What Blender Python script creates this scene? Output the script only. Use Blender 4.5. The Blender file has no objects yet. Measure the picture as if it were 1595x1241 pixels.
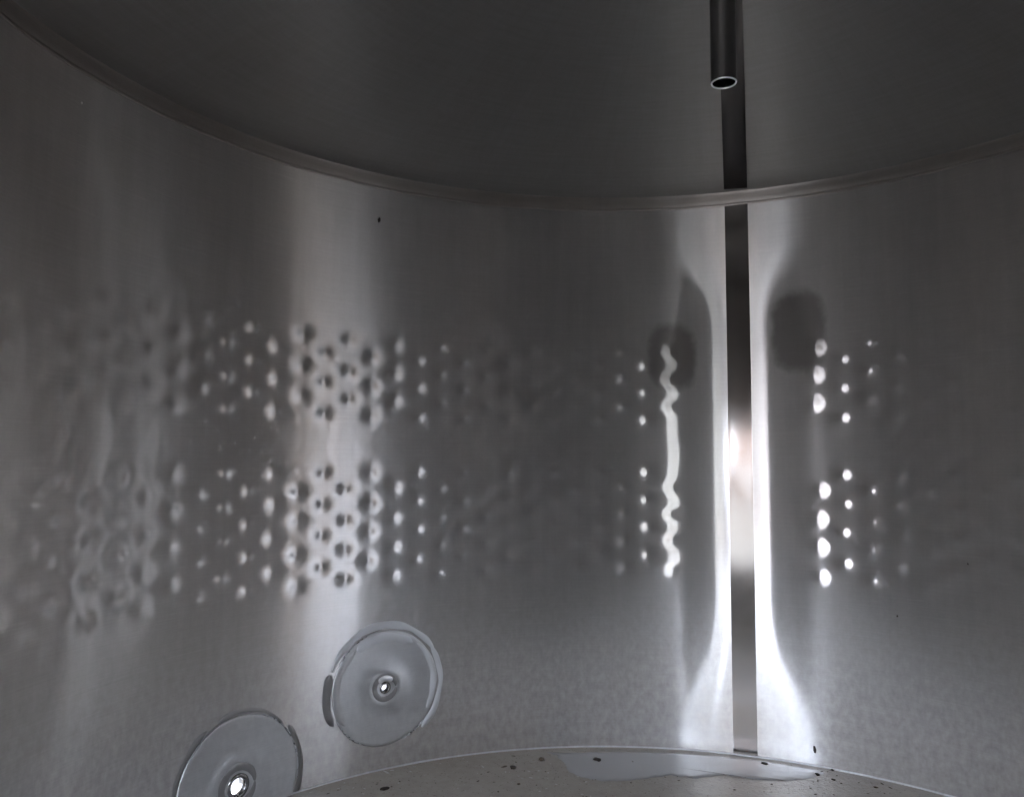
import bpy, math, random
import numpy as np
from mathutils import Vector, Matrix

random.seed(7)
rng = np.random.default_rng(7)
scn = bpy.context.scene
col = scn.collection
rad, deg = math.radians, math.degrees

# ------------------------------------------------------------------ scale
R = 0.70                      # inner radius of the tank, metres; camera height is z = 0
HT, HB = 0.683, 0.7165        # wall top / wall foot above and below the camera, in radii
CAM_E = 1.094                 # camera distance from the tank axis, in radii

# ------------------------------------------------------------------ camera
W_PX, H_PX, F_PX = 1595.0, 1241.0, 1250.3
pit, yaw, rol = 0.07499, 0.21969, 0.00417
cam_d = bpy.data.cameras.new("camera")
cam = bpy.data.objects.new("camera", cam_d)
col.objects.link(cam)
fwd = Vector((-math.sin(yaw) * math.cos(pit), math.cos(yaw) * math.cos(pit), math.sin(pit)))
rgt0 = Vector((math.cos(yaw), math.sin(yaw), 0))
up0 = rgt0.cross(fwd)
rgt = rgt0 * math.cos(rol) + up0 * math.sin(rol)
upv = up0 * math.cos(rol) - rgt0 * math.sin(rol)
m = Matrix((rgt, upv, -fwd)).transposed().to_4x4()
m.translation = Vector((0, -CAM_E * R, 0))
cam.matrix_world = m
cam_d.sensor_fit = 'HORIZONTAL'
cam_d.sensor_width = 36.0
cam_d.lens = 36.0 * F_PX / W_PX
cam_d.clip_start = 0.01
cam_d.clip_end = 500
scn.camera = cam

# ------------------------------------------------------------------ light and exposure
world = bpy.data.worlds.new("World")
scn.world = world
world.use_nodes = True
wn, wl = world.node_tree.nodes, world.node_tree.links
wn.clear()
out = wn.new('ShaderNodeOutputWorld')
bg = wn.new('ShaderNodeBackground')
tc = wn.new('ShaderNodeTexCoord')
sep = wn.new('ShaderNodeSeparateXYZ')
rmp = wn.new('ShaderNodeValToRGB')
rmp.color_ramp.elements[0].position = 0.45
rmp.color_ramp.elements[0].color = (1.9, 1.87, 1.82, 1)
rmp.color_ramp.elements[1].position = 0.90
mid_ = rmp.color_ramp.elements.new(0.56); mid_.color = (2.1, 2.07, 2.04, 1)
rmp.color_ramp.elements[1].color = (1.95, 2.3, 2.95, 1)
mp = wn.new('ShaderNodeMapRange')
mp.inputs[1].default_value = -1
mp.inputs[2].default_value = 1
wl.new(tc.outputs['Generated'], sep.inputs[0])
wl.new(sep.outputs['Z'], mp.inputs[0])
wl.new(mp.outputs[0], rmp.inputs[0])
wl.new(rmp.outputs[0], bg.inputs['Color'])
bg.inputs['Strength'].default_value = 3.2
wl.new(bg.outputs[0], out.inputs[0])
scn.view_settings.view_transform = 'Standard'
scn.view_settings.look = 'None'
scn.view_settings.exposure = 1.74
scn.view_settings.gamma = 1
scn.cycles.max_bounces = 14
scn.cycles.glossy_bounces = 12
scn.cycles.diffuse_bounces = 4
scn.cycles.sample_clamp_indirect = 6
scn.cycles.blur_glossy = 0.0

# ------------------------------------------------------------------ helpers
def tag(o, label=None, cat=None, group=None, kind=None):
    if label: o['label'] = label
    if cat: o['category'] = cat
    if group: o['group'] = group
    if kind: o['kind'] = kind
    return o

def empty(name, loc=(0, 0, 0)):
    o = bpy.data.objects.new(name, None)
    o.location = loc
    o.empty_display_size = 0.05
    col.objects.link(o)
    return o

def mesh_obj(name, verts, faces, mat, parent=None, smooth=True):
    me = bpy.data.meshes.new(name)
    me.from_pydata([tuple(v) for v in verts], [], faces)
    me.update()
    if smooth:
        me.polygons.foreach_set('use_smooth', [True] * len(me.polygons))
    me.materials.append(mat)
    o = bpy.data.objects.new(name, me)
    col.objects.link(o)
    if parent:
        o.parent = parent
        o.matrix_parent_inverse = Matrix.Translation(-parent.location)
    return o

def grid_obj(name, P, mat, parent=None, keep=None, wrap=False, smooth=True):
    """P: (nz, ns, 3) vertex positions in metres."""
    nz, ns = P.shape[:2]
    idx = np.arange(nz * ns).reshape(nz, ns)
    nxt = np.roll(idx, -1, axis=1) if wrap else idx[:, 1:]
    cur = idx if wrap else idx[:, :-1]
    q = np.stack([cur[:-1], nxt[:-1], nxt[1:], cur[1:]], axis=-1).reshape(-1, 4)
    if keep is not None:
        q = q[keep.reshape(-1)]
    me = bpy.data.meshes.new(name)
    me.vertices.add(nz * ns)
    me.vertices.foreach_set('co', P.reshape(-1).astype(np.float32))
    me.loops.add(q.size)
    me.loops.foreach_set('vertex_index', q.reshape(-1).astype(np.int32))
    me.polygons.add(len(q))
    me.polygons.foreach_set('loop_start', (np.arange(len(q)) * 4).astype(np.int32))
    me.polygons.foreach_set('use_smooth', np.full(len(q), smooth))
    me.update(calc_edges=True)
    me.validate()
    me.materials.append(mat)
    o = bpy.data.objects.new(name, me)
    col.objects.link(o)
    if parent: o.parent = parent
    return o

def cyl(phi, z, off=0.0):
    """phi in degrees, 0 = far point, + to the right; z and off (inward) in radii."""
    p = np.radians(phi)
    r = (1.0 - off) * R
    return np.stack([r * np.sin(p), r * np.cos(p), np.asarray(z) * R + 0 * p], axis=-1)

def lathe(name, prof, mat, origin, axis, parent=None, n=48, jitter=0.0):
    """prof: list of (radius, height along axis), metres."""
    axis = Vector(axis).normalized()
    a = axis.orthogonal().normalized()
    b = axis.cross(a)
    vs, fs = [], []
    for i, (r, h) in enumerate(prof):
        for k in range(n):
            t = 2 * math.pi * k / n
            rr = r * (1 + jitter * math.sin(3 * t + i))
            vs.append(Vector(origin) + axis * h + a * (rr * math.cos(t)) + b * (rr * math.sin(t)))
    for i in range(len(prof) - 1):
        for k in range(n):
            k2 = (k + 1) % n
            fs.append((i * n + k, i * n + k2, (i + 1) * n + k2, (i + 1) * n + k))
    return mesh_obj(name, vs, fs, mat, parent)

# ------------------------------------------------------------------ materials
def new_mat(name):
    mt = bpy.data.materials.new(name)
    mt.use_nodes = True
    nt = mt.node_tree
    nt.nodes.clear()
    o = nt.nodes.new('ShaderNodeOutputMaterial')
    return mt, nt, o

def N(nt, t, **kw):
    n = nt.nodes.new(t)
    for k, v in kw.items():
        if k.startswith('i_'):
            key = k[2:]
            n.inputs[int(key) if key.isdigit() else key].default_value = v
        else:
            setattr(n, k, v)
    return n

def math_n(nt, op, a, b=None, c=None, clamp=False):
    n = nt.nodes.new('ShaderNodeMath')
    n.operation = op
    n.use_clamp = clamp
    for i, v in enumerate((a, b, c)):
        if v is None: continue
        if isinstance(v, (int, float)): n.inputs[i].default_value = v
        else: nt.links.new(v, n.inputs[i])
    return n.outputs[0]

def mixrgb(nt, fac, a, b, blend='MIX'):
    n = nt.nodes.new('ShaderNodeMix')
    n.data_type = 'RGBA'
    n.blend_type = blend
    for s, v in ((n.inputs[0], fac), (n.inputs[6], a), (n.inputs[7], b)):
        if isinstance(v, (int, float, tuple)): s.default_value = v
        else: nt.links.new(v, s)
    return n.outputs[2]

def cyl_coords(nt):
    """(angle, z) in radii as vectors for brushed patterns that run round the tank."""
    g = N(nt, 'ShaderNodeNewGeometry')
    s = N(nt, 'ShaderNodeSeparateXYZ')
    nt.links.new(g.outputs['Position'], s.inputs[0])
    ang = math_n(nt, 'ARCTAN2', s.outputs[0], s.outputs[1])
    z = math_n(nt, 'DIVIDE', s.outputs[2], R)
    return g, s, ang, z

def vec(nt, x, y, z=0.0):
    c = N(nt, 'ShaderNodeCombineXYZ')
    for i, v in enumerate((x, y, z)):
        if isinstance(v, (int, float)): c.inputs[i].default_value = v
        else: nt.links.new(v, c.inputs[i])
    return c.outputs[0]

def noise(nt, v, scale, detail=3, rough=0.5, dist=0.0):
    n = N(nt, 'ShaderNodeTexNoise')
    n.inputs['Scale'].default_value = scale
    n.inputs['Detail'].default_value = detail
    n.inputs['Roughness'].default_value = rough
    n.inputs['Distortion'].default_value = dist
    nt.links.new(v, n.inputs['Vector'])
    return n.outputs['Fac']

def brushed(name, color, sharp, wide, wide_mix, ax_s, ax_w, patches=False, bump=0.0, dirt=0.0, haze=0.0, film=0.0):
    mt, nt, o = new_mat(name)
    L = nt.links.new
    g, s, ang, z = cyl_coords(nt)
    tan = N(nt, 'ShaderNodeTangent', direction_type='RADIAL', axis='Z')
    # fine horizontal brush lines and blotchy wear
    lines = noise(nt, vec(nt, math_n(nt, 'MULTIPLY', ang, 6.0), math_n(nt, 'MULTIPLY', z, 420.0)), 1.0, 3, 0.7)
    blot = noise(nt, vec(nt, math_n(nt, 'MULTIPLY', ang, 5.0), math_n(nt, 'MULTIPLY', z, 3.0)), 1.0, 4, 0.6)
    grain = noise(nt, vec(nt, math_n(nt, 'MULTIPLY', ang, 160.0), math_n(nt, 'MULTIPLY', z, 160.0)), 1.0, 2, 0.6)
    fac = math_n(nt, 'ADD', math_n(nt, 'MULTIPLY', lines, 0.22), math_n(nt, 'MULTIPLY', blot, 0.12))
    fac = math_n(nt, 'ADD', fac, math_n(nt, 'MULTIPLY', grain, 0.10))
    fac = math_n(nt, 'ADD', fac, 0.78)
    drips = noise(nt, vec(nt, math_n(nt, 'MULTIPLY', ang, 38.0), math_n(nt, 'MULTIPLY', z, 2.2)), 1.0, 4, 0.65)
    spots = noise(nt, vec(nt, math_n(nt, 'MULTIPLY', ang, 70.0), math_n(nt, 'MULTIPLY', z, 45.0)), 1.0, 3, 0.6)
    low = N(nt, 'ShaderNodeMapRange', interpolation_type='SMOOTHSTEP')
    low.inputs[1].default_value = -0.30; low.inputs[2].default_value = -0.62
    L(z, low.inputs[0])
    sw = math_n(nt, 'MULTIPLY', math_n(nt, 'SUBTRACT', spots, 0.5), math_n(nt, 'ADD', math_n(nt, 'MULTIPLY', low.outputs[0], 0.22), 0.05))
    fac = math_n(nt, 'ADD', fac, sw)
    fac = math_n(nt, 'ADD', fac, math_n(nt, 'MULTIPLY', math_n(nt, 'SUBTRACT', drips, 0.5), 0.10))
    scr = noise(nt, vec(nt, math_n(nt, 'MULTIPLY', ang, 14.0), math_n(nt, 'MULTIPLY', z, 260.0), 7.7), 1.0, 2, 0.5)
    sm = N(nt, 'ShaderNodeMapRange'); sm.inputs[1].default_value = 0.66; sm.inputs[2].default_value = 0.74
    L(scr, sm.inputs[0])
    colr = mixrgb(nt, 1.0, tuple(color) + (1,), vec(nt, fac, fac, fac), 'MULTIPLY')
    wmix = math_n(nt, 'ADD', math_n(nt, 'MULTIPLY', math_n(nt, 'SUBTRACT', blot, 0.5), 0.10), wide_mix, clamp=True)
    wmix = math_n(nt, 'ADD', wmix, math_n(nt, 'MULTIPLY', math_n(nt, 'SUBTRACT', drips, 0.5), 0.05), clamp=True)
    wmix = math_n(nt, 'ADD', wmix, math_n(nt, 'MULTIPLY', sm.outputs[0], 0.03), clamp=True)
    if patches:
        # soft-edged darker spots either side of the seam
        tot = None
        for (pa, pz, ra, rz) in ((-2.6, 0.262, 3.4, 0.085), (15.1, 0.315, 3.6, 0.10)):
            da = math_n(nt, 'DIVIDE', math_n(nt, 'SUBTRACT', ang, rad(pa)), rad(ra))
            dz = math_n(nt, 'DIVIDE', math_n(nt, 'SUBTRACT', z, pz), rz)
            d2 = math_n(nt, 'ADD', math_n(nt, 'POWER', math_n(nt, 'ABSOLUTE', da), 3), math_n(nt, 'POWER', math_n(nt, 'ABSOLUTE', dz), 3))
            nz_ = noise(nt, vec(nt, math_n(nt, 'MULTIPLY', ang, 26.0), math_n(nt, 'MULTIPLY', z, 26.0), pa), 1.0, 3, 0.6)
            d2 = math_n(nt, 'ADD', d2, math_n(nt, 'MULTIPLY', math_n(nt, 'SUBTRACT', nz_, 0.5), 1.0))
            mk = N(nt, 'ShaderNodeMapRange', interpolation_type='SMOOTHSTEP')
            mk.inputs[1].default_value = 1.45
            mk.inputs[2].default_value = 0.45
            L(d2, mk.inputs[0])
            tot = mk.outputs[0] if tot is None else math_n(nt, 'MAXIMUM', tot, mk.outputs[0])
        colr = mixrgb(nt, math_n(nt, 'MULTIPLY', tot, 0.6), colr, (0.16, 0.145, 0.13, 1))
    if dirt:
        dn = noise(nt, vec(nt, math_n(nt, 'MULTIPLY', ang, 9.0), math_n(nt, 'MULTIPLY', z, 90.0)), 1.0, 4, 0.65)
        colr = mixrgb(nt, math_n(nt, 'MULTIPLY', dn, dirt), colr, (0.20, 0.17, 0.14, 1))
    norm = None
    if bump:
        b = N(nt, 'ShaderNodeBump')
        b.inputs['Strength'].default_value = bump
        b.inputs['Distance'].default_value = 0.0003
        L(lines, b.inputs['Height'])
        norm = b.outputs[0]
    ga = N(nt, 'ShaderNodeBsdfAnisotropic')
    ga.inputs['Roughness'].default_value, ga.inputs['Anisotropy'].default_value = sharp, ax_s
    gb = N(nt, 'ShaderNodeBsdfAnisotropic')
    gb.inputs['Roughness'].default_value, gb.inputs['Anisotropy'].default_value = wide, ax_w
    for q in (ga, gb):
        L(colr, q.inputs['Color'])
        L(tan.outputs[0], q.inputs['Tangent'])
        if norm: L(norm, q.inputs['Normal'])
    mx = N(nt, 'ShaderNodeMixShader')
    L(wmix, mx.inputs[0]); L(ga.outputs[0], mx.inputs[1]); L(gb.outputs[0], mx.inputs[2])
    last = mx.outputs[0]
    if haze:
        df = N(nt, 'ShaderNodeBsdfAnisotropic')
        hz_ = aniso(0.085, 0.24)
        df.inputs['Roughness'].default_value = hz_[0]
        df.inputs['Anisotropy'].default_value = hz_[1]
        L(tan.outputs[0], df.inputs['Tangent'])
        L(colr, df.inputs['Color'])
        m2 = N(nt, 'ShaderNodeMixShader')
        m2.inputs[0].default_value = haze
        if film:
            # dried tartar film that thickens towards the foot of the wall
            lo2 = N(nt, 'ShaderNodeMapRange', interpolation_type='SMOOTHSTEP')
            lo2.inputs[1].default_value = -0.24; lo2.inputs[2].default_value = -0.66
            L(math_n(nt, 'ADD', z, math_n(nt, 'MULTIPLY', math_n(nt, 'SUBTRACT', blot, 0.5), 0.10)), lo2.inputs[0])
            fw = math_n(nt, 'MULTIPLY', lo2.outputs[0], math_n(nt, 'ADD', math_n(nt, 'MULTIPLY', math_n(nt, 'SUBTRACT', spots, 0.5), film), film))
            L(math_n(nt, 'ADD', fw, haze), m2.inputs[0])
            L(math_n(nt, 'ADD', math_n(nt, 'MULTIPLY', lo2.outputs[0], 0.50 - hz_[0]), hz_[0]), df.inputs['Roughness'])
            L(math_n(nt, 'MULTIPLY', math_n(nt, 'SUBTRACT', 1.0, lo2.outputs[0]), hz_[1]), df.inputs['Anisotropy'])
        L(last, m2.inputs[1]); L(df.outputs[0], m2.inputs[2])
        last = m2.outputs[0]
    L(last, o.inputs[0])
    return mt

def aniso(alpha_h, alpha_v):
    """roughness / anisotropy values giving these GGX alphas along and across the brush lines"""
    k = math.sqrt(alpha_h / alpha_v)
    return math.sqrt(alpha_h / k), 1 - k

S_H = aniso(0.0035, 0.20)
S_W = aniso(0.014, 0.46)
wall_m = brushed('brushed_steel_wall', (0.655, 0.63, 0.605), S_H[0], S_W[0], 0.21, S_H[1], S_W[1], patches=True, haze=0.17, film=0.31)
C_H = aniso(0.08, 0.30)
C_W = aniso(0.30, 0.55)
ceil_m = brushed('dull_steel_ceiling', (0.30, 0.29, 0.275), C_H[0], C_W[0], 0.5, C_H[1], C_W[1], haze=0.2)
B_H = aniso(0.02, 0.30)
band_m = brushed('ground_weld_steel', (0.38, 0.355, 0.33), B_H[0], C_W[0], 0.35, B_H[1], C_W[1], bump=0.5, dirt=0.45, haze=0.05)

def simple_metal(name, color, rough, var=0.1, scale=60, bump=0.0):
    mt, nt, o = new_mat(name)
    L = nt.links.new
    g = N(nt, 'ShaderNodeNewGeometry')
    n = noise(nt, g.outputs['Position'], scale, 4, 0.6)
    p = N(nt, 'ShaderNodeBsdfPrincipled')
    p.inputs['Metallic'].default_value = 1
    c = mixrgb(nt, n, tuple(x * (1 - var * 2) for x in color) + (1,), tuple(color) + (1,))
    L(c, p.inputs['Base Color'])
    r = math_n(nt, 'ADD', math_n(nt, 'MULTIPLY', n, rough * 0.6), rough * 0.7)
    L(r, p.inputs['Roughness'])
    if bump:
        b = N(nt, 'ShaderNodeBump')
        b.inputs['Strength'].default_value = bump
        b.inputs['Distance'].default_value = 0.0008
        L(n, b.inputs['Height']); L(b.outputs[0], p.inputs['Normal'])
    L(p.outputs[0], o.inputs[0])
    return mt

P_H = aniso(0.05, 0.16)
plate_m = brushed('brushed_plate_steel', (0.57, 0.57, 0.565), P_H[0], 0.45, 0.5, P_H[1], 0.0, haze=0.1)
seam_m = simple_metal('polished_seam_steel', (0.24, 0.228, 0.216), 0.13, 0.06, 30)
ceil_reflection_m = simple_metal('dark_reflection_steel', (0.055, 0.052, 0.050), 0.45, 0.06, 30)  # near-black tone that paints the pipe's reflection on the roof
pipe_m = simple_metal('pipe_steel', (0.34, 0.33, 0.32), 0.22, 0.08, 40)
rim_m = simple_metal('cut_pipe_edge_steel', (0.95, 0.95, 0.94), 0.35, 0.05, 200)
ring_m = simple_metal('ground_ring_steel', (0.74, 0.75, 0.76), 0.55, 0.10, 50, 0.2)
dark_m = simple_metal('tinted_weld_steel', (0.36, 0.35, 0.34), 0.38, 0.15, 50, 0.3)
bead_m = simple_metal('weld_bead_steel', (0.72, 0.73, 0.75), 0.28, 0.25, 160, 0.1)
shell_out_m = simple_metal('outer_shell_steel', (0.5, 0.5, 0.5), 0.4, 0.1, 8)

# floor: steel under a dried film of dregs, wet to the right
def floor_mat():
    mt, nt, o = new_mat('floor_dregs')
    L = nt.links.new
    g = N(nt, 'ShaderNodeNewGeometry')
    P = g.outputs['Position']
    a = noise(nt, P, 5, 5, 0.6, 0.4)
    b = noise(nt, P, 60, 4, 0.7)
    c = noise(nt, P, 240, 2, 0.6)
    base = mixrgb(nt, a, (0.34, 0.305, 0.25, 1), (0.53, 0.49, 0.43, 1))
    base = mixrgb(nt, math_n(nt, 'MULTIPLY', b, 0.5), base, (0.13, 0.11, 0.09, 1))
    sp = N(nt, 'ShaderNodeMapRange'); sp.inputs[1].default_value = 0.66; sp.inputs[2].default_value = 0.72
    L(c, sp.inputs[0])
    base = mixrgb(nt, math_n(nt, 'MULTIPLY', sp.outputs[0], 0.7), base, (0.45, 0.43, 0.40, 1))
    sp2 = N(nt, 'ShaderNodeMapRange'); sp2.inputs[1].default_value = 0.36; sp2.inputs[2].default_value = 0.31
    L(c, sp2.inputs[0])
    base = mixrgb(nt, math_n(nt, 'MULTIPLY', sp2.outputs[0], 0.6), base, (0.07, 0.06, 0.05, 1))
    p = N(nt, 'ShaderNodeBsdfPrincipled')
    s = N(nt, 'ShaderNodeSeparateXYZ'); L(P, s.inputs[0])
    wet = N(nt, 'ShaderNodeMapRange', interpolation_type='SMOOTHSTEP')
    wet.inputs[1].default_value = -0.30 * R; wet.inputs[2].default_value = 0.05 * R
    L(math_n(nt, 'ADD', s.outputs[0], math_n(nt, 'MULTIPLY', math_n(nt, 'SUBTRACT', a, 0.5), 0.5)), wet.inputs[0])
    near = N(nt, 'ShaderNodeMapRange', interpolation_type='SMOOTHSTEP')
    near.inputs[1].default_value = 0.60 * R; near.inputs[2].default_value = 0.42 * R
    L(math_n(nt, 'ADD', s.outputs[1], math_n(nt, 'MULTIPLY', math_n(nt, 'SUBTRACT', a, 0.5), 0.3)), near.inputs[0])
    wetn = math_n(nt, 'MAXIMUM', wet.outputs[0], near.outputs[0])
    rg = N(nt, 'ShaderNodeMapRange'); rg.inputs[3].default_value = 0.62; rg.inputs[4].default_value = 0.30
    L(wetn, rg.inputs[0])
    L(rg.outputs[0], p.inputs['Roughness'])
    mt_ = math_n(nt, 'ADD', math_n(nt, 'MULTIPLY', wet.outputs[0], 0.35), math_n(nt, 'MULTIPLY', near.outputs[0], 0.0), clamp=True)
    L(mt_, p.inputs['Metallic'])
    L(mixrgb(nt, near.outputs[0], base, (0.50, 0.50, 0.50, 1)), p.inputs['Base Color'])
    bp = N(nt, 'ShaderNodeBump'); bp.inputs['Strength'].default_value = 0.5; bp.inputs['Distance'].default_value = 0.0015
    L(math_n(nt, 'ADD', b, math_n(nt, 'MULTIPLY', c, 0.5)), bp.inputs['Height'])
    L(bp.outputs[0], p.inputs['Normal'])
    L(p.outputs[0], o.inputs[0])
    return mt
floor_m = floor_mat()

def plain(name, color, rough=0.8, spec=0.5, scale=20, var=0.3):
    mt, nt, o = new_mat(name)
    L = nt.links.new
    g = N(nt, 'ShaderNodeNewGeometry')
    n = noise(nt, g.outputs['Position'], scale, 4, 0.6)
    p = N(nt, 'ShaderNodeBsdfPrincipled')
    L(mixrgb(nt, n, tuple(x * (1 - var) for x in color) + (1,), tuple(min(1, x * (1 + var)) for x in color) + (1,)), p.inputs['Base Color'])
    p.inputs['Roughness'].default_value = rough
    p.inputs['Specular IOR Level'].default_value = spec
    L(p.outputs[0], o.inputs[0])
    return mt

# ------------------------------------------------------------------ the tank
tank = empty('steel_tank', (0, 0, -HB * R))
tag(tank, 'inside of a round stainless steel tank with dimpled brushed walls', 'tank')

SEAM = 6.85                       # bearing of the vertical seam
MAN_C, MAN_W = 180 + 14.3, 18.2   # manway centre and half width, degrees
MAN_Z0, MAN_Z1 = -0.52, 0.15     # its sill and head
D1 = (-44.75, -0.531)             # upper blanking plate: bearing, height
D2 = (-64.9, -0.662)              # lower one
PR1, PR2 = 0.131, 0.140           # plate radii

def smooth01(x):
    x = np.clip(x, 0, 1)
    return x * x * (3 - 2 * x)

def wall_offset(phi, z):
    """inward displacement of the sheet in radii"""
    d = np.zeros_like(phi)
    # dimples of the cooling jacket, a staggered grid of spot welds with a plain strip at the seam
    A = np.array([0.275, 0.206, 0.137, -0.072, -0.141, -0.208, -0.277])
    B = np.array([0.239, 0.170, 0.101, -0.034, -0.103, -0.171, -0.242])
    cols = []
    for k in range(0, 34): cols.append((17.0 + 3.42 * k, A if k % 2 == 0 else B))
    for k in range(0, 34): cols.append((-2.9 - 3.42 * k, A if k % 2 == 0 else B))
    lr = np.random.default_rng(3)
    for pc, rows in cols:
        i0 = np.searchsorted(phi[0], pc - 3.3); i1 = np.searchsorted(phi[0], pc + 3.3)
        if i1 <= i0: continue
        for zz in rows:
            c_a = pc + lr.normal(0, 0.10); c_z = zz + lr.normal(0, 0.0015)
            j0 = np.searchsorted(z[:, 0], c_z - 0.07); j1 = np.searchsorted(z[:, 0], c_z + 0.07)
            da = np.radians(phi[j0:j1, i0:i1] - c_a); dz = z[j0:j1, i0:i1] - c_z
            r2 = da * da + dz * dz
            amp = DIM_A * lr.uniform(0.85, 1.15) * (0.55 if abs(pc + 2.9) < 0.1 else 0.75 if pc < -70 else 1.0)
            d[j0:j1, i0:i1] += amp * (np.exp(-r2 / (2 * DIM_S ** 2)) + 0.38 * np.exp(-r2 / (2 * 0.0058 ** 2)))
    # slow buckling of the sheet within the jacket
    d += 0.00025 * np.sin(np.radians(phi) * 9.3 + 0.6) * smooth01((0.36 - np.abs(z)) / 0.1)
    # welding pulled the sheet at the vertical seam into a tight fold over the jacket's height
    s = np.abs(np.radians(phi - SEAM))
    s = s + 0.0022 * np.sin(z * 46 + 1.0) * (phi < SEAM) * smooth01((s - 0.11) / 0.03)
    t1 = 0.085
    tm = 0.060
    ss = np.linspace(0, 0.30, 601)
    t = np.where(ss < t1, tm * ss / t1, tm) * (1 - smooth01((ss - 0.135) / 0.045))
    D = np.concatenate([[0], np.cumsum((t[1:] + t[:-1]) / 2 * np.diff(ss))])
    prof = np.interp(s, ss, D) - D[-1]
    t2 = np.where(ss < t1, tm * ss / t1, tm) * (1 - smooth01((ss - 0.125) / 0.035))
    t3 = -0.024 * np.exp(-((ss - 0.168) / 0.014) ** 2)
    cum = lambda q: np.concatenate([[0], np.cumsum((q[1:] + q[:-1]) / 2 * np.diff(ss))])
    D2_, D3_ = cum(t2), cum(t3)
    win = smooth01((0.29 - z) / 0.05) * smooth01((z + 0.31) / 0.05)
    prof_l = np.interp(s, ss, D2_) - D2_[-1] + (np.interp(s, ss, D3_) - D3_[-1]) * win
    lw = (phi < SEAM)
    prof = np.where(lw, prof_l + (D2_[-1] - D[-1]) + D3_[-1] * win, prof)
    # the two sides meet with the same height at the seam; ease the left side back to zero
    prof = prof - np.where(lw, (D2_[-1] - D[-1] + D3_[-1] * win) * smooth01((s - 0.19) / 0.25), 0)
    wz = smooth01((0.56 - z) / 0.24) * smooth01((z + 0.68) / 0.36)
    d += prof * wz
    return d
DIM_A, DIM_S = 0.0013, 0.0135

phi_fine = np.arange(-112, 62, 0.23)
phi_rest = np.arange(62, 248, 0.6)
phi = np.concatenate([phi_fine, phi_rest])
zz = np.linspace(-HB, HT, 380)
PH, ZZ = np.meshgrid(phi, zz)
OFF = wall_offset(PH, ZZ)
P = cyl(PH, ZZ, OFF)
phn = np.append(phi[1:], phi[0] + 360)
pc = (phi + phn) / 2
zc = (zz[1:] + zz[:-1]) / 2
PC, ZC = np.meshgrid(pc, zc)
def in_rr(a, z, ca, cz, ha, hz, rc):
    x = np.maximum(np.abs(np.radians(a - ca)) - (ha - rc), 0)
    y = np.maximum(np.abs(z - cz) - (hz - rc), 0)
    return x * x + y * y < rc * rc
mh = ((MAN_Z1 - MAN_Z0) / 2)
hole = in_rr(PC, ZC, MAN_C, (MAN_Z0 + MAN_Z1) / 2, rad(MAN_W), mh, 0.09)
for (a, z), pr in ((D1, PR1), (D2, PR2)):
    hole |= (np.radians(PC - a) ** 2 + (ZC - z) ** 2) < (pr * 0.55) ** 2
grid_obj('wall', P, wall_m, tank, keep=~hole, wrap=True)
tank_inv = Matrix.Translation(-tank.location)
def fix(o):
    o.matrix_parent_inverse = tank_inv
    return o
for o in tank.children: fix(o)

# manway neck and flange
def ring_rr(n, ha, hz, rc, ca, cz):
    pts = []
    for (sx, sz, a0) in ((1, 1, 0), (-1, 1, 90), (-1, -1, 180), (1, -1, 270)):
        for k in range(n):
            t = rad(a0 + 90 * k / (n - 1))
            pts.append((ca + deg(sx * (ha - rc) + rc * math.cos(t)), cz + sz * (hz - rc) + rc * math.sin(t)))
    return pts
cz_m = (MAN_Z0 + MAN_Z1) / 2
def rr_loft(name, levels, mat):
    vs, fs = [], []
    n = None
    for (grow, off) in levels:
        pts = ring_rr(14, rad(MAN_W) + grow, mh + grow, 0.09 + grow, MAN_C, cz_m)
        n = len(pts)
        for a, z in pts:
            vs.append(Vector(cyl(np.array(a), np.array(z), off)))
    for i in range(len(levels) - 1):
        for k in range(n):
            k2 = (k + 1) % n
            fs.append((i * n + k, i * n + k2, (i + 1) * n + k2, (i + 1) * n + k))
    return fix(mesh_obj(name, vs, fs, mat, tank))
rr_loft('manway_frame', [(0.012, 0.004), (-0.002, 0.005), (-0.004, 0.0), (-0.004, -0.12), (0.03, -0.122), (0.03, -0.116), (0.006, -0.115), (0.006, -0.004)], shell_out_m)

# roof cone, and the ground weld round the wall head
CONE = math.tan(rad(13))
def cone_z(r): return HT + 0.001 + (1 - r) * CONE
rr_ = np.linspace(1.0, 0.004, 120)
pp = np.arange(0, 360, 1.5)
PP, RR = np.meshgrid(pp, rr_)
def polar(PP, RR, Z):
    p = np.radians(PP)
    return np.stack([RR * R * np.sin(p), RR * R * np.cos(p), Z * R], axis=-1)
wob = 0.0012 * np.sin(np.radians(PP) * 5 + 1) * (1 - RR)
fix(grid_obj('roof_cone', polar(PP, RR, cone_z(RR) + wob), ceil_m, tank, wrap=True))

# weld band: shallow ground knuckle between wall and roof
prof = [(-0.0345, 0.0), (-0.034, 0.0012), (-0.029, 0.0013), (-0.0285, 0.0008), (-0.027, 0.0014), (-0.016, 0.0017), (-0.006, 0.0016), (-0.001, 0.0020), (0.002, 0.0030)]
ph2 = np.arange(0, 360, 0.5)
rows = []
for (dz, off) in prof:
    w = 0.0006 * np.sin(np.radians(ph2) * 23 + dz * 60) + 0.0004 * np.sin(np.radians(ph2) * 61)
    rows.append(cyl(ph2, HT + dz + w, off + 0.0003))
fix(grid_obj('weld_band', np.array(rows), band_m, tank, wrap=True))

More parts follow.
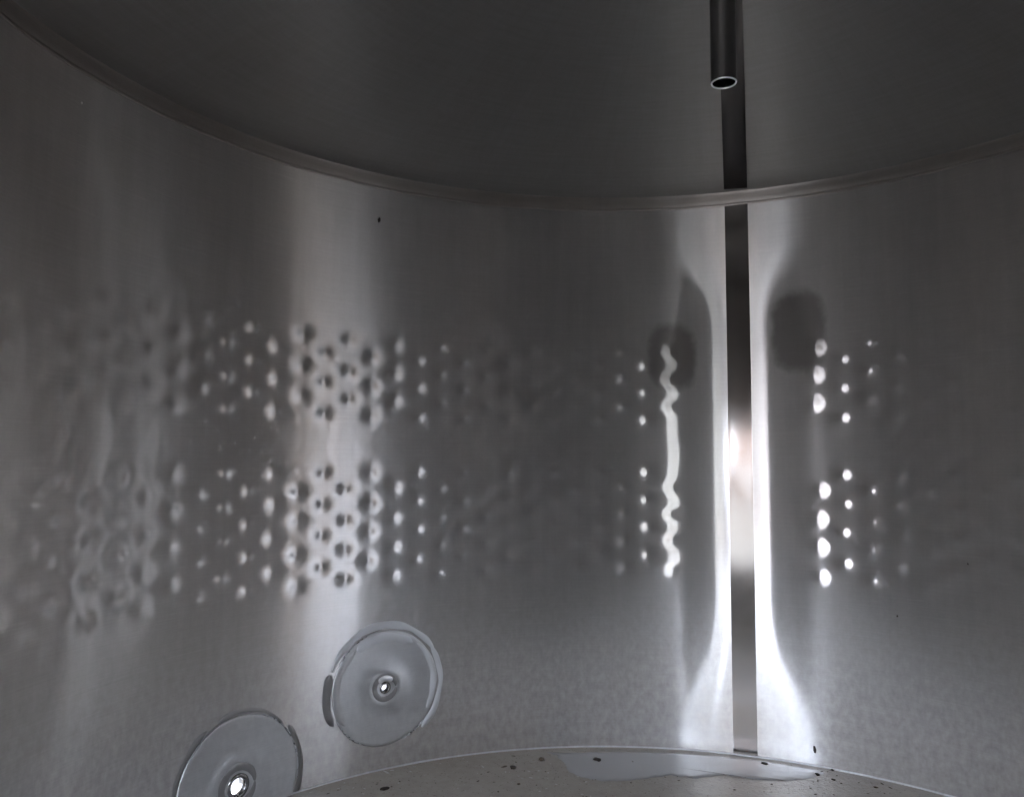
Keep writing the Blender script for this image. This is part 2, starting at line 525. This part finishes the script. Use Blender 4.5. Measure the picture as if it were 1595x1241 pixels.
# polished vertical seam strip on the wall
sa = np.array([-1, -0.97, -0.7, -0.35, 0, 0.35, 0.7, 0.97, 1]) * deg(0.0285)
ns, nzz = len(sa), 260
zs = np.linspace(-HB + 0.0012, HT - 0.0335, nzz)
SA, ZS = np.meshgrid(sa + SEAM, zs)
ctr = wall_offset(np.full_like(SA, SEAM) + np.linspace(-1e-6, 1e-6, ns)[None, :], ZS)
edge_rad = np.radians(SA - SEAM)
offs = wall_offset(np.sort(SA, axis=1), ZS)
flat = offs + 0.0003 - 0.20 * edge_rad ** 2      # nearly flat across: ground down at the crown
flat[:, 0] = offs[:, 0] + 0.0001; flat[:, -1] = offs[:, -1] + 0.0001
fix(grid_obj('seam_strip', cyl(SA, ZS, flat), seam_m, tank))

# dark strip laid on the roof as a painted reflection of the pipe
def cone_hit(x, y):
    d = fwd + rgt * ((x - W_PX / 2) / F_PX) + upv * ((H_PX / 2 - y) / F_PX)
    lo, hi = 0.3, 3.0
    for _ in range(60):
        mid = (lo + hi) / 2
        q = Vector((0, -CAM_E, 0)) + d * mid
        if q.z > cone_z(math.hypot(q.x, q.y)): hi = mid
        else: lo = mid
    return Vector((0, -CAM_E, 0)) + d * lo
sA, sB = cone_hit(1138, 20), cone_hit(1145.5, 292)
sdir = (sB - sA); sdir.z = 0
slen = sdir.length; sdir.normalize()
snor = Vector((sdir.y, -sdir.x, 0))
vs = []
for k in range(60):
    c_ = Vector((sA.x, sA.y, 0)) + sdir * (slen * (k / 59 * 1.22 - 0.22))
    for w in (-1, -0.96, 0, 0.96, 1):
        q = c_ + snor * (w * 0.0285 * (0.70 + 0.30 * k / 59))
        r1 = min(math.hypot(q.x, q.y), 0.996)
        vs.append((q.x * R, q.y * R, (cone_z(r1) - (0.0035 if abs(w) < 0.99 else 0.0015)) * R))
fix(grid_obj('roof_pipe_reflection', np.array(vs).reshape(60, 5, 3), ceil_reflection_m, tank))

# weld bead at the wall foot
foot_m = brushed('foot_weld_steel', (0.74, 0.74, 0.75), 0.5, 0.6, 0.5, 0.0, 0.0, haze=0.1)
ph3 = np.arange(-112, 248, 0.35)
zf = np.array([-HB, -HB + 0.001])
foot_off = wall_offset(*np.meshgrid(ph3, zf))[0]
rows = []
jit = rng.normal(0, 1, len(ph3)); jit = sum(np.roll(jit, k) for k in range(15)) / 4
jit2 = rng.normal(0, 1, len(ph3)); jit2 = (jit2 + np.roll(jit2, 1)) / 2
for t in list(np.linspace(-20, 78, 8)) + [84]:
    rr0 = 0.0030 + 0.00012 * jit + 0.00004 * jit2
    zb = -HB + 0.0002 + rr0 * math.sin(rad(t))
    rows.append(cyl(ph3, zb, foot_off + (rr0 * math.cos(rad(t)) if t < 80 else -0.002)))
fix(grid_obj('foot_weld_bead', np.array(rows), foot_m, tank, wrap=True, smooth=False))

# floor
rr_ = np.linspace(0.002, 1.0, 160)
pp = np.arange(0, 360, 1.0)
PP, RR = np.meshgrid(pp, rr_)
und = 0.0012 * np.sin(RR * 9 + np.radians(PP) * 3) * (1 - RR)
floor = fix(grid_obj('floor', polar(PP, RR, -HB - 0.012 * (1 - RR) + und), floor_m, tank, wrap=True))

# ------------------------------------------------------------------ blanking plates with their bores
def on_wall(c, u, v, off):
    """u, v in radii in the wall sheet about c=(bearing, height)"""
    return cyl(np.array(c[0] + deg(u)), np.array(c[1] + v), off)

def plate(c, pr, bore, boss, name='blanking_plate'):
    n = 96
    prof = [(1.0, -0.001), (1.0, 0.0022), (0.985, 0.0030), (0.95, 0.0028), (0.6, 0.0024), (boss * 1.9 / pr, 0.0024),
            (boss * 1.55 / pr, 0.0040), (boss * 1.45 / pr, 0.0032), (bore * 1.25 / pr, 0.0030)]
    vs, fs = [], []
    for i, (f, off) in enumerate(prof):
        for k in range(n):
            t = 2 * math.pi * k / n
            w = 1 + 0.006 * math.sin(3 * t + 1) + 0.004 * math.sin(7 * t)
            vs.append(on_wall(c, f * pr * w * math.cos(t), f * pr * w * math.sin(t), off))
    for i in range(len(prof) - 1):
        for k in range(n):
            k2 = (k + 1) % n
            fs.append((i * n + k, i * n + k2, (i + 1) * n + k2, (i + 1) * n + k))
    o = fix(mesh_obj(name, vs, fs, plate_m, tank))
    return o

def sub(o, parent):
    o.parent = parent
    o.matrix_parent_inverse = Matrix.Identity(4)
    return o

def arc_smear(c, pr, a0, a1, r_in, r_out, off, mat, seed, parent, name='ground_weld'):
    """irregular ground-down weld smear round part of a plate's edge"""
    lr = np.random.default_rng(seed)
    n = max(8, int(abs(a1 - a0) / 3))
    ph = lr.uniform(0, 6.28, 6)
    vs, fs = [], []
    for k in range(n + 1):
        t = rad(a0 + (a1 - a0) * k / n)
        e = min(1, min(k, n - k) / (n * 0.12))
        e = math.sqrt(max(e, 0.02))
        wi = 0.010 * math.sin(5 * t + ph[0]) + 0.008 * math.sin(13 * t + ph[1])
        wo = 0.014 * math.sin(4 * t + ph[2]) + 0.008 * math.sin(11 * t + ph[3])
        mid = (r_in + r_out) / 2; hw = (r_out - r_in) / 2 * e
        for q, (f, h) in enumerate(((mid - hw + wi, 0.0), (mid - hw * 0.9 + wi, 0.0003), (mid, 0.0004), (mid + hw * 0.9 + wo, 0.0003), (mid + hw + wo, 0.0))):
            vs.append(on_wall(c, f * pr * math.cos(t), f * pr * math.sin(t), off + h))
    for k in range(n):
        for q in range(4):
            fs.append((k * 5 + q, k * 5 + q + 1, (k + 1) * 5 + q + 1, (k + 1) * 5 + q))
    return sub(mesh_obj(name, vs, fs, mat, tank), parent)

def bead(c, pr, a0, a1, w, off, mat, seed, parent, name='weld_line'):
    lr = np.random.default_rng(seed)
    n = int(abs(a1 - a0) / 2)
    vs, fs = [], []
    for k in range(n + 1):
        t = rad(a0 + (a1 - a0) * k / n)
        ww = w * (1 + 0.35 * lr.normal()) if 0 < k < n else w * 0.2
        for q in range(5):
            a = math.pi * q / 4
            f = pr + ww * math.cos(a)
            vs.append(on_wall(c, f * math.cos(t), f * math.sin(t), off + abs(ww) * 0.8 * math.sin(a)))
    for k in range(n):
        for q in range(4):
            fs.append((k * 5 + q, k * 5 + q + 1, (k + 1) * 5 + q + 1, (k + 1) * 5 + q))
    return sub(mesh_obj(name, vs, fs, mat, tank), parent)

def inward(c):
    p = rad(c[0])
    return Vector((-math.sin(p), -math.cos(p), 0))

pl1 = plate(D1, PR1, 0.0098, 0.022)
pl1['label'] = 'round blanking plate with a small bright bore, standing clear of the floor'
arc_smear(D1, PR1, 28, 158, 1.03, 1.15, 0.0006, ring_m, 1, pl1)
arc_smear(D1, PR1, -48, 34, 1.02, 1.13, 0.0006, ring_m, 2, pl1)
arc_smear(D1, PR1, 55, 128, 0.80, 0.96, 0.0029, ring_m, 3, pl1)
arc_smear(D1, PR1, 128, 215, 0.86, 0.97, 0.0029, plate_m, 4, pl1)
arc_smear(D1, PR1, -30, 50, 0.88, 0.975, 0.0029, ring_m, 5, pl1)
arc_smear(D1, PR1, 160, 208, 1.02, 1.17, 0.0007, dark_m, 6, pl1)
bead(D1, PR1, 205, 250, 0.0016, 0.003, bead_m, 7, pl1)
bead(D1, PR1, 100, 150, 0.0010, 0.003, bead_m, 8, pl1)
bead(D1, PR1, 290, 318, 0.0022, 0.003, bead_m, 9, pl1)
pl2 = plate(D2, PR2, 0.0185, 0.032)
pl2['label'] = 'round blanking plate with an open bore to daylight, cut by the floor edge'
arc_smear(D2, PR2, -22, 38, 1.02, 1.11, 0.0006, dark_m, 11, pl2)
arc_smear(D2, PR2, 45, 110, 1.01, 1.07, 0.0006, dark_m, 12, pl2)
arc_smear(D2, PR2, 120, 200, 1.01, 1.09, 0.0006, dark_m, 13, pl2)
bead(D2, PR2, -10, 70, 0.0014, 0.003, bead_m, 14, pl2)
bead(D2, PR2, 110, 165, 0.0010, 0.003, dark_m, 15, pl2)

def bore(c, r, length, parent, wall_r):
    p0 = Vector(on_wall(c, 0, 0, 0.003))
    ax = inward(c)
    L_ = length * R; r_ = r * R; w = wall_r * R
    o = lathe('bore_tube', [(r_, -L_), (r_, 0.0), (r_ + w * 0.3, 0.0012), (r_ + w, 0.0006), (r_ + w, -0.002), (r_ + w, -L_), (r_, -L_)], pipe_m, p0, ax, tank, 40)
    return sub(o, parent)
bore(D1, 0.0078, 0.026, pl1, 0.006)
bore(D2, 0.0165, 0.022, pl2, 0.009)
# little ground collar round the small bore
arc_smear(D1, 0.026, 0, 359, 0.75, 1.42, 0.0030, dark_m, 21, pl1, 'ground_collar')
arc_smear(D1, 0.016, 40, 140, 0.95, 1.75, 0.0052, rim_m, 22, pl1, 'bright_lip')
arc_smear(D2, 0.032, 0, 359, 0.95, 1.45, 0.0031, dark_m, 23, pl2, 'ground_collar')

# ------------------------------------------------------------------ the pipe from the roof
def ray_dir(x, y):
    return (fwd + rgt * ((x - W_PX / 2) / F_PX) + upv * ((H_PX / 2 - y) / F_PX))
cam_o = Vector((0, -CAM_E * R, 0))
PD = 1.10
d = ray_dir(1127.5, 130)
t = PD * R / math.hypot(d.x, d.y)
pb = cam_o + d * t
pipe_r = 20.0 / F_PX * t * 1.0
pipe = empty('hanging_pipe', pb)
tag(pipe, 'dull steel pipe with a bright cut end hanging from the tank roof', 'pipe')
wt = pipe_r * 0.13
zt = cone_z(math.hypot(pb.x, pb.y) / R) * R + 0.01
tube = lathe('tube', [(pipe_r, zt - pb.z), (pipe_r, 0.6 * (zt - pb.z)), (pipe_r, 0.0006)], pipe_m, (0, 0, 0), (0, 0, 1), None, 64)
tube.parent = pipe
inner = lathe('bore', [(pipe_r - wt, 0.0006), (pipe_r - wt, zt - pb.z)], ceil_reflection_m, (0, 0, 0), (0, 0, 1), None, 64)
inner.data.materials[0] = pipe_m
inner.parent = pipe
rim = lathe('cut_rim', [(pipe_r, 0.0006), (pipe_r - wt * 0.25, -0.0004), (pipe_r - wt * 0.75, -0.0004), (pipe_r - wt, 0.0006)], rim_m, (0, 0, 0), (0, 0, 1), None, 64)
rim.parent = pipe

# ------------------------------------------------------------------ outside the manway
gm = plain('yard_asphalt', (0.10, 0.10, 0.10), 0.9, 0.3, 3, 0.15)
def quad(name, pts, mat):
    return mesh_obj(name, [Vector(p) for p in pts], [(0, 1, 2, 3)], mat, None, False)
gz = -1.45
hole_n = 64
vs, fs = [], []
for r in (R * 1.02, 3, 12, 60, 200):
    for k in range(hole_n):
        t = 2 * math.pi * k / hole_n
        vs.append((r * math.cos(t), r * math.sin(t), gz))
for i in range(4):
    for k in range(hole_n):
        k2 = (k + 1) % hole_n
        fs.append((i * hole_n + k, (i + 1) * hole_n + k, (i + 1) * hole_n + k2, i * hole_n + k2))
g_o = mesh_obj('ground', vs, fs, gm, None, False)
tag(g_o, kind='structure')

# ------------------------------------------------------------------ dregs and puddle on the floor, flecks on the wall
def floor_z(x, y):
    r_ = math.hypot(x, y)
    a_ = math.atan2(x, y)
    return -HB - 0.012 * (1 - r_) + 0.0012 * math.sin(r_ * 9 + a_ * 3) * (1 - r_)
def floor_hit(x, y):
    d = ray_dir(x, y)
    t_ = -HB / d.z
    for _ in range(8):
        q = Vector((0, -CAM_E, 0)) + d * t_
        t_ = floor_z(q.x, q.y) / d.z
    return (Vector((0, -CAM_E, 0)) + d * t_) * R
def wall_hit(x, y):
    d = ray_dir(x, y)
    a_ = d.x ** 2 + d.y ** 2; b_ = -CAM_E * d.y; c_ = CAM_E ** 2 - 1
    t_ = (-b_ + math.sqrt(b_ * b_ - a_ * c_)) / a_
    return (Vector((0, -CAM_E, 0)) + d * t_) * R
def crumb(name, p, size, mat, label, flat=0.5, n=2, stretch=1.0, normal=None, seed=0):
    import bmesh
    lr = random.Random(seed)
    bm = bmesh.new()
    bmesh.ops.create_icosphere(bm, subdivisions=n, radius=1)
    for v in bm.verts:
        k = 1 + lr.uniform(-0.28, 0.28)
        v.co = Vector((v.co.x * k * stretch, v.co.y * k, v.co.z * k * flat)) * size
    if normal is None:
        rot = Matrix.Rotation(lr.uniform(0, 6.28), 3, 'Z')
    else:
        rot = normal.to_track_quat('Z', 'Y').to_matrix() @ Matrix.Rotation(lr.uniform(-0.4, 0.4) + 1.57, 3, 'Z')
    for v in bm.verts: v.co = rot @ v.co
    me = bpy.data.meshes.new(name); bm.to_mesh(me); bm.free()
    for p_ in me.polygons: p_.use_smooth = True
    me.materials.append(mat)
    o = bpy.data.objects.new(name, me); col.objects.link(o)
    o.location = p
    return o
crumb_m = plain('dark_dregs', (0.035, 0.028, 0.022), 0.85, 0.3, 400, 0.4)
brown_m = plain('brown_dregs', (0.12, 0.095, 0.07), 0.85, 0.3, 400, 0.4)
pale_m = plain('pale_crystals', (0.55, 0.53, 0.50), 0.6, 0.4, 400, 0.2)
speck_m = plain('fine_dregs', (0.12, 0.10, 0.08), 0.85, 0.3, 400, 0.4)
G = 'crumbs of dried dregs on the tank floor'
CR = [((930, 1184), 0.0075, crumb_m, 1.3, 'dark lump lying in the wet patch near the foot of the far wall'),
      ((843, 1183), 0.0060, brown_m, 1.0, 'rounded brown lump at the left edge of the wet patch'),
      ((799, 1196), 0.0060, crumb_m, 1.4, 'ragged dark crumb on the dry brown floor left of the wet patch'),
      ((785, 1194), 0.0028, brown_m, 2.4, 'thin brown shred beside the ragged dark crumb'),
      ((600, 1229), 0.0055, crumb_m, 1.7, 'dark flat crumb on the floor below the disc with the small bore'),
      ((1191, 1190), 0.0050, crumb_m, 1.8, 'dark flat flake on the floor at the foot of the vertical strip'),
      ((1273, 1206), 0.0040, crumb_m, 1.5, 'small dark flake on the wet floor, nearer of two right of the strip'),
      ((1297, 1199), 0.0030, crumb_m, 1.6, 'tiny dark flake beside the weld right of the vertical strip'),
      ((1298, 1214), 0.0030, brown_m, 1.5, 'tiny brown flake on the wet floor farthest from the weld'),
      ((1364, 1226), 0.0028, brown_m, 1.6, 'rightmost tiny brown flake on the floor'),
      ((808, 1221), 0.0030, brown_m, 1.2, 'small brown crumb among pale crystals on the dry floor'),
      ((985, 1187), 0.0030, brown_m, 2.2, 'thin brown shred in the wet patch right of the dark lump'),
      ((1018, 1199), 0.0024, crumb_m, 1.5, 'tiny dark speck on wet floor in front of the wet patch')]
for i_, (p_, sz, mt_, st, lb) in enumerate(CR):
    q_ = floor_hit(*p_)
    o = crumb('dried_crumb', q_ + Vector((0, 0, sz * 0.25)), sz * 0.8, mt_, lb, 0.45, 2, st, None, i_)
    tag(o, lb, 'crumb', G)
q_ = floor_hit(602, 1203)
o = crumb('plant_stalk', q_ + Vector((0, 0, 0.001)), 0.0011, pale_m, '', 0.9, 2, 7.5, None, 5)
o.rotation_euler = (0, 0, 0.3)
tag(o, 'thin pale stalk lying near the weld below the upper disc', 'stalk')
WG = 'flecks stuck on the tank wall'
WF = [((1269, 1166), 0.0028, crumb_m, 2.4, 'dark sliver stuck low on the bright wall right of the strip'),
      ((590, 343), 0.0028, crumb_m, 1.8, 'dark fleck stuck high on the wall right of the pinkish streak'),
      ((1398, 959), 0.0014, crumb_m, 1.6, 'tiny dark fleck on the wall below the right dimples'),
      ((1508, 878), 0.0012, crumb_m, 1.3, 'tiny dark fleck among the lowest right dimples'),
      ((126, 161), 0.0018, pale_m, 1.0, 'tiny pale fleck on the dark upper left wall')]
for i_, (p_, sz, mt_, st, lb) in enumerate(WF):
    q_ = wall_hit(*p_)
    nrm = Vector((-q_.x, -q_.y, 0)).normalized()
    o = crumb('wall_fleck', q_ + nrm * (sz * 0.3 + 0.0006), sz * 0.8, mt_, lb, 0.5, 2, st, nrm, 40 + i_)
    tag(o, lb, 'fleck', WG)
# the shallow puddle
pm, nt, o_ = new_mat('wet_film')
pp_ = N(nt, 'ShaderNodeBsdfPrincipled')
pp_.inputs['Base Color'].default_value = (0.34, 0.335, 0.325, 1)
pp_.inputs['Roughness'].default_value = 0.38
pp_.inputs['IOR'].default_value = 1.6
pp_.inputs['Coat Weight'].default_value = 1.0
pp_.inputs['Coat Roughness'].default_value = 0.16
nt.links.new(pp_.outputs[0], o_.inputs[0])
out_px = [(850, 1171), (866, 1176), (880, 1188), (884, 1200), (905, 1210), (935, 1216), (972, 1216), (1000, 1213), (1045, 1207), (1085, 1212), (1130, 1206), (1180, 1214), (1225, 1216), (1262, 1212), (1285, 1204), (1268, 1198), (1225, 1191), (1180, 1184), (1120, 1177.5), (1050, 1173), (1000, 1171), (930, 1171), (880, 1172)]
pts = []
for i_ in range(len(out_px)):
    a_, b_ = out_px[i_], out_px[(i_ + 1) % len(out_px)]
    for q in range(6):
        f = q / 6
        jx = math.sin(i_ * 7.1 + q * 2.3) * 1.5; jy = math.sin(i_ * 3.7 + q * 1.9) * 0.5
        pts.append(floor_hit(a_[0] + (b_[0] - a_[0]) * f + jx, a_[1] + (b_[1] - a_[1]) * f + jy) + Vector((0, 0, 0.0002)))
cen = sum(pts, Vector()) / len(pts)
vs, fs = [], []
n_ = len(pts)
for lv, (f, h) in enumerate(((1.0, 0.0), (0.96, 0.0009), (0.8, 0.0013), (0.4, 0.0013), (0.02, 0.0013))):
    for p_ in pts: vs.append(cen + (p_ - cen) * f + Vector((0, 0, h)))
for lv in range(4):
    for k in range(n_):
        k2 = (k + 1) % n_
        fs.append((lv * n_ + k, lv * n_ + k2, (lv + 1) * n_ + k2, (lv + 1) * n_ + k))
pud = mesh_obj('puddle', vs, fs, pm)
tag(pud, 'shallow pale grey puddle on the tank floor against the far wall', 'puddle')
# uncountable specks
def specks(name, n, mat, smin, smax, box, seed, label):
    lr = random.Random(seed)
    vs, fs = [], []
    for _ in range(n):
        x_ = lr.uniform(box[0], box[2]); y_ = box[1] + (box[3] - box[1]) * lr.random()
        c_ = floor_hit(x_, y_)
        if math.hypot(c_.x, c_.y) > 0.985 * R: continue
        sz = smin + (smax - smin) * lr.random() ** 3
        a_ = lr.uniform(0, 6.28); st = lr.uniform(1, 2.6)
        b0 = len(vs)
        for k in range(6):
            t_ = k * math.pi / 3
            u_ = math.cos(t_) * sz * st * lr.uniform(0.7, 1.2); v_ = math.sin(t_) * sz * lr.uniform(0.7, 1.2)
            vs.append(c_ + Vector((u_ * math.cos(a_) - v_ * math.sin(a_), u_ * math.sin(a_) + v_ * math.cos(a_), 0.0003)))
        vs.append(c_ + Vector((0, 0, 0.0003 + sz * 0.5)))
        for k in range(6): fs.append((b0 + k, b0 + (k + 1) % 6, b0 + 6))
    o = mesh_obj(name, vs, fs, mat, None, False)
    tag(o, label, 'specks', None, 'stuff')
specks('dark_specks', 700, speck_m, 0.0004, 0.0019, (430, 1168, 1560, 1300), 1, 'scatter of fine dark specks of dregs over the tank floor')
specks('pale_specks', 340, pale_m, 0.0004, 0.0018, (430, 1180, 960, 1300), 2, 'scatter of fine pale crystals over the dry brown part of the floor')

skin_m = plain('skin', (0.50, 0.32, 0.24), 0.5, 0.4, 60, 0.06)
shirt_m = plain('shirt_cloth', (0.78, 0.76, 0.74), 0.9, 0.2, 90, 0.04)
jean_m = plain('trouser_cloth', (0.05, 0.06, 0.09), 0.9, 0.2, 90, 0.2)
hair_m = plain('hair', (0.025, 0.018, 0.014), 0.5, 0.4, 200, 0.3)
shoe_m = plain('shoe_leather', (0.03, 0.028, 0.025), 0.5, 0.5, 60, 0.2)
phone_m = plain('phone_shell', (0.02, 0.02, 0.022), 0.25, 0.5, 20, 0.1)

def skinned(name, chains, mat, parent, levels=2):
    """chains: lists of (x, y, z, radius); chains that start at a listed point share it"""
    pts, rads_, edges, key = [], [], [], {}
    for ch in chains:
        prev = None
        for (x, y, z, r_) in ch:
            k = (round(x, 4), round(y, 4), round(z, 4))
            if k not in key:
                key[k] = len(pts); pts.append((x, y, z)); rads_.append(r_)
            i = key[k]
            if prev is not None: edges.append((prev, i))
            prev = i
    me = bpy.data.meshes.new(name)
    me.from_pydata(pts, edges, [])
    o = bpy.data.objects.new(name, me)
    col.objects.link(o)
    md = o.modifiers.new('skin', 'SKIN')
    md.use_smooth_shade = True
    for i, v in enumerate(me.skin_vertices[0].data):
        rr = rads_[i]
        v.radius = rr if isinstance(rr, tuple) else (rr, rr)
    me.skin_vertices[0].data[0].use_root = True
    sb = o.modifiers.new('sub', 'SUBSURF'); sb.levels = levels; sb.render_levels = levels
    me.materials.append(mat)
    o.parent = parent
    return o

per = empty('person', (-0.25, -1.10, gz))
per.rotation_euler = (0, 0, rad(-8))
tag(per, 'person in pale shirt and dark trousers holding a phone at the opening', 'person')
pel = (0, 0, 0.94, (0.15, 0.10)); sp = (0, 0, 1.15, (0.135, 0.09)); chs = (0, 0, 1.34, (0.155, 0.10)); nk = (0, 0.01, 1.455, 0.055)
arms = []
hands = []
for sx, elbow, wrist in ((1, (0.29, 0.06, 1.17), (0.345, 0.22, 1.385)), (-1, (-0.20, 0.16, 1.16), (0.085, 0.235, 1.385))):
    arms.append([chs, (sx * 0.185, 0, 1.385, 0.058), elbow + (0.042,), wrist + (0.027,)])
    px = 0.305 if sx > 0 else 0.165
    palm = (px + sx * 0.01, 0.262, 1.425, 0.030)
    hands.append([wrist + (0.027,), palm])
    for q, ln in enumerate((0.9, 1.0, 0.95, 0.8)):
        bz = 1.425 + 0.018 * (q - 1)
        hands.append([palm, (px - sx * 0.005, 0.29, bz, 0.010), (px - sx * 0.022 * ln, 0.300, bz + 0.004, 0.009), (px - sx * 0.040 * ln, 0.297, bz + 0.006, 0.007)])
    hands.append([palm, (px + sx * 0.004, 0.245, 1.445, 0.012), (px - sx * 0.02, 0.238, 1.470, 0.009)])
legs = [[pel, (s_ * 0.09, 0, 0.86, 0.085), (s_ * 0.10, 0.02, 0.49, 0.060), (s_ * 0.10, -0.01, 0.09, 0.042)] for s_ in (-1, 1)]
head = [nk, (0, 0.03, 1.535, 0.062), (0, 0.035, 1.60, 0.082), (0, 0.03, 1.67, 0.070), (0, 0.025, 1.705, 0.035)]
body = skinned('body', [[pel, sp, chs, nk], head] + arms + hands + legs, skin_m, per)
nose = skinned('nose', [[(0, 0.105, 1.605, 0.008), (0, 0.128, 1.585, 0.013), (0, 0.118, 1.574, 0.011)]], skin_m, per, 2)
def grow(ch, g): return [p[:3] + (tuple(a + g for a in p[3]) if isinstance(p[3], tuple) else p[3] + g,) for p in ch]
skinned('shirt', [grow([(0, 0, 0.90, (0.16, 0.11)), sp, chs, (0, 0.005, 1.42, 0.075)], 0.014)] + [grow([chs, a[1], a[2], tuple(a[2][i] * 0.3 + a[3][i] * 0.7 for i in range(3)) + (0.034,)], 0.010) if 0 else
    [grow([chs], 0.014)[0]] + grow([a[1], a[2], tuple(a[2][i] * 0.3 + a[3][i] * 0.7 for i in range(3)) + (0.034,)], 0.010) for a in arms], shirt_m, per)
skinned('trousers', [grow(l, 0.014) for l in legs], jean_m, per)
for s_ in (-1, 1):
    skinned('shoe', [[(s_ * 0.10, -0.05, 0.045, 0.040), (s_ * 0.10, 0.05, 0.04, 0.045), (s_ * 0.11, 0.16, 0.03, 0.035)]], shoe_m, per)
skinned('hair', [[(0, -0.055, 1.55, 0.045), (0, -0.03, 1.62, 0.075), (0, 0.01, 1.690, 0.078), (0, 0.055, 1.715, 0.045)]], hair_m, per)
for s_ in (-1, 1):
    skinned('ear', [[(s_ * 0.085, 0.02, 1.575, 0.008), (s_ * 0.092, 0.015, 1.60, 0.014), (s_ * 0.088, 0.015, 1.62, 0.008)]], skin_m, per)
    e = lathe('eye', [(0.0001, 0.013), (0.006, 0.011), (0.011, 0.004), (0.0125, 0)], plain('eye_surface', (0.3, 0.28, 0.26), 0.2), (s_ * 0.031, 0.100, 1.612), (0, 1, 0), None, 16)
    e.parent = per
# the phone, just behind the lens
ph = empty('phone', (0.0, -CAM_E * R - 0.012, 0.0))
ph.rotation_euler = (rad(4), 0, yaw)
tag(ph, 'black phone held sideways in the opening of the tank', 'phone')
def rbox(name, sx, sy, sz, mat, parent, loc=(0, 0, 0), bev=0.003):
    import bmesh
    bm = bmesh.new()
    bmesh.ops.create_cube(bm, size=1)
    bmesh.ops.scale(bm, vec=(sx, sy, sz), verts=bm.verts)
    bmesh.ops.bevel(bm, geom=list(bm.edges), offset=bev, segments=3, profile=0.5, affect='EDGES')
    bmesh.ops.translate(bm, vec=loc, verts=bm.verts)
    me = bpy.data.meshes.new(name); bm.to_mesh(me); bm.free()
    me.materials.append(mat)
    o = bpy.data.objects.new(name, me); col.objects.link(o)
    o.parent = parent
    return o
rbox('casing', 0.150, 0.008, 0.074, phone_m, ph, (-0.055, -0.004, -0.025))
rbox('screen', 0.140, 0.001, 0.066, phone_m, ph, (-0.055, -0.0086, -0.025), 0.0004)

# two low buildings added out of view to tint the reflections in the steel
def building(name, x0, x1, y0, y1, h, wall_c, roof_c, label):
    b = empty(name, ((x0 + x1) / 2, (y0 + y1) / 2, gz))
    tag(b, label, 'added building')
    wm = plain(name + '_render', wall_c, 0.9, 0.2, 2, 0.08)
    rbox('wall', x1 - x0, y1 - y0, h, wm, b, (0, 0, h / 2), 0.02)
    hx, hy = (x1 - x0) / 2 + 0.3, (y1 - y0) / 2 + 0.3
    rm = plain(name + '_roof', roof_c, 0.8, 0.3, 4, 0.2)
    ro = mesh_obj('roof', [(-hx, -hy, h), (hx, -hy, h), (hx, hy, h), (-hx, hy, h), (-hx, 0, h + 0.7), (hx, 0, h + 0.7)],
                  [(0, 1, 5, 4), (2, 3, 4, 5), (0, 4, 3), (1, 2, 5), (3, 2, 1, 0)], rm, None, False)
    ro.parent = b
    fm = plain(name + '_joinery', (0.25, 0.24, 0.22), 0.6, 0.4, 10, 0.1)
    gm_ = plain(name + '_glass', (0.05, 0.06, 0.07), 0.1, 0.6, 10, 0.1)
    rbox('door', 1.0, 0.06, 2.1, fm, b, (-(x1 - x0) * 0.25, (y1 - y0) / 2 + 0.03, 1.05), 0.01)
    wf = rbox('window', 1.3, 0.06, 1.0, fm, b, ((x1 - x0) * 0.2, (y1 - y0) / 2 + 0.03, 1.7), 0.01)
    rbox('pane', 1.15, 0.02, 0.85, gm_, wf, ((x1 - x0) * 0.2, (y1 - y0) / 2 + 0.07, 1.7), 0.005)
building('added_building', -0.42, 6.5, -12.0, -7.5, 2.3, (0.42, 0.41, 0.35), (0.2, 0.1, 0.07), 'added low olive beige building out of view, tinting reflections in the steel')
building('added_building', -11.0, -2.75, -12.5, -7.8, 2.2, (0.82, 0.72, 0.67), (0.2, 0.1, 0.07), 'added low pinkish building out of view, brightening reflections in the steel')
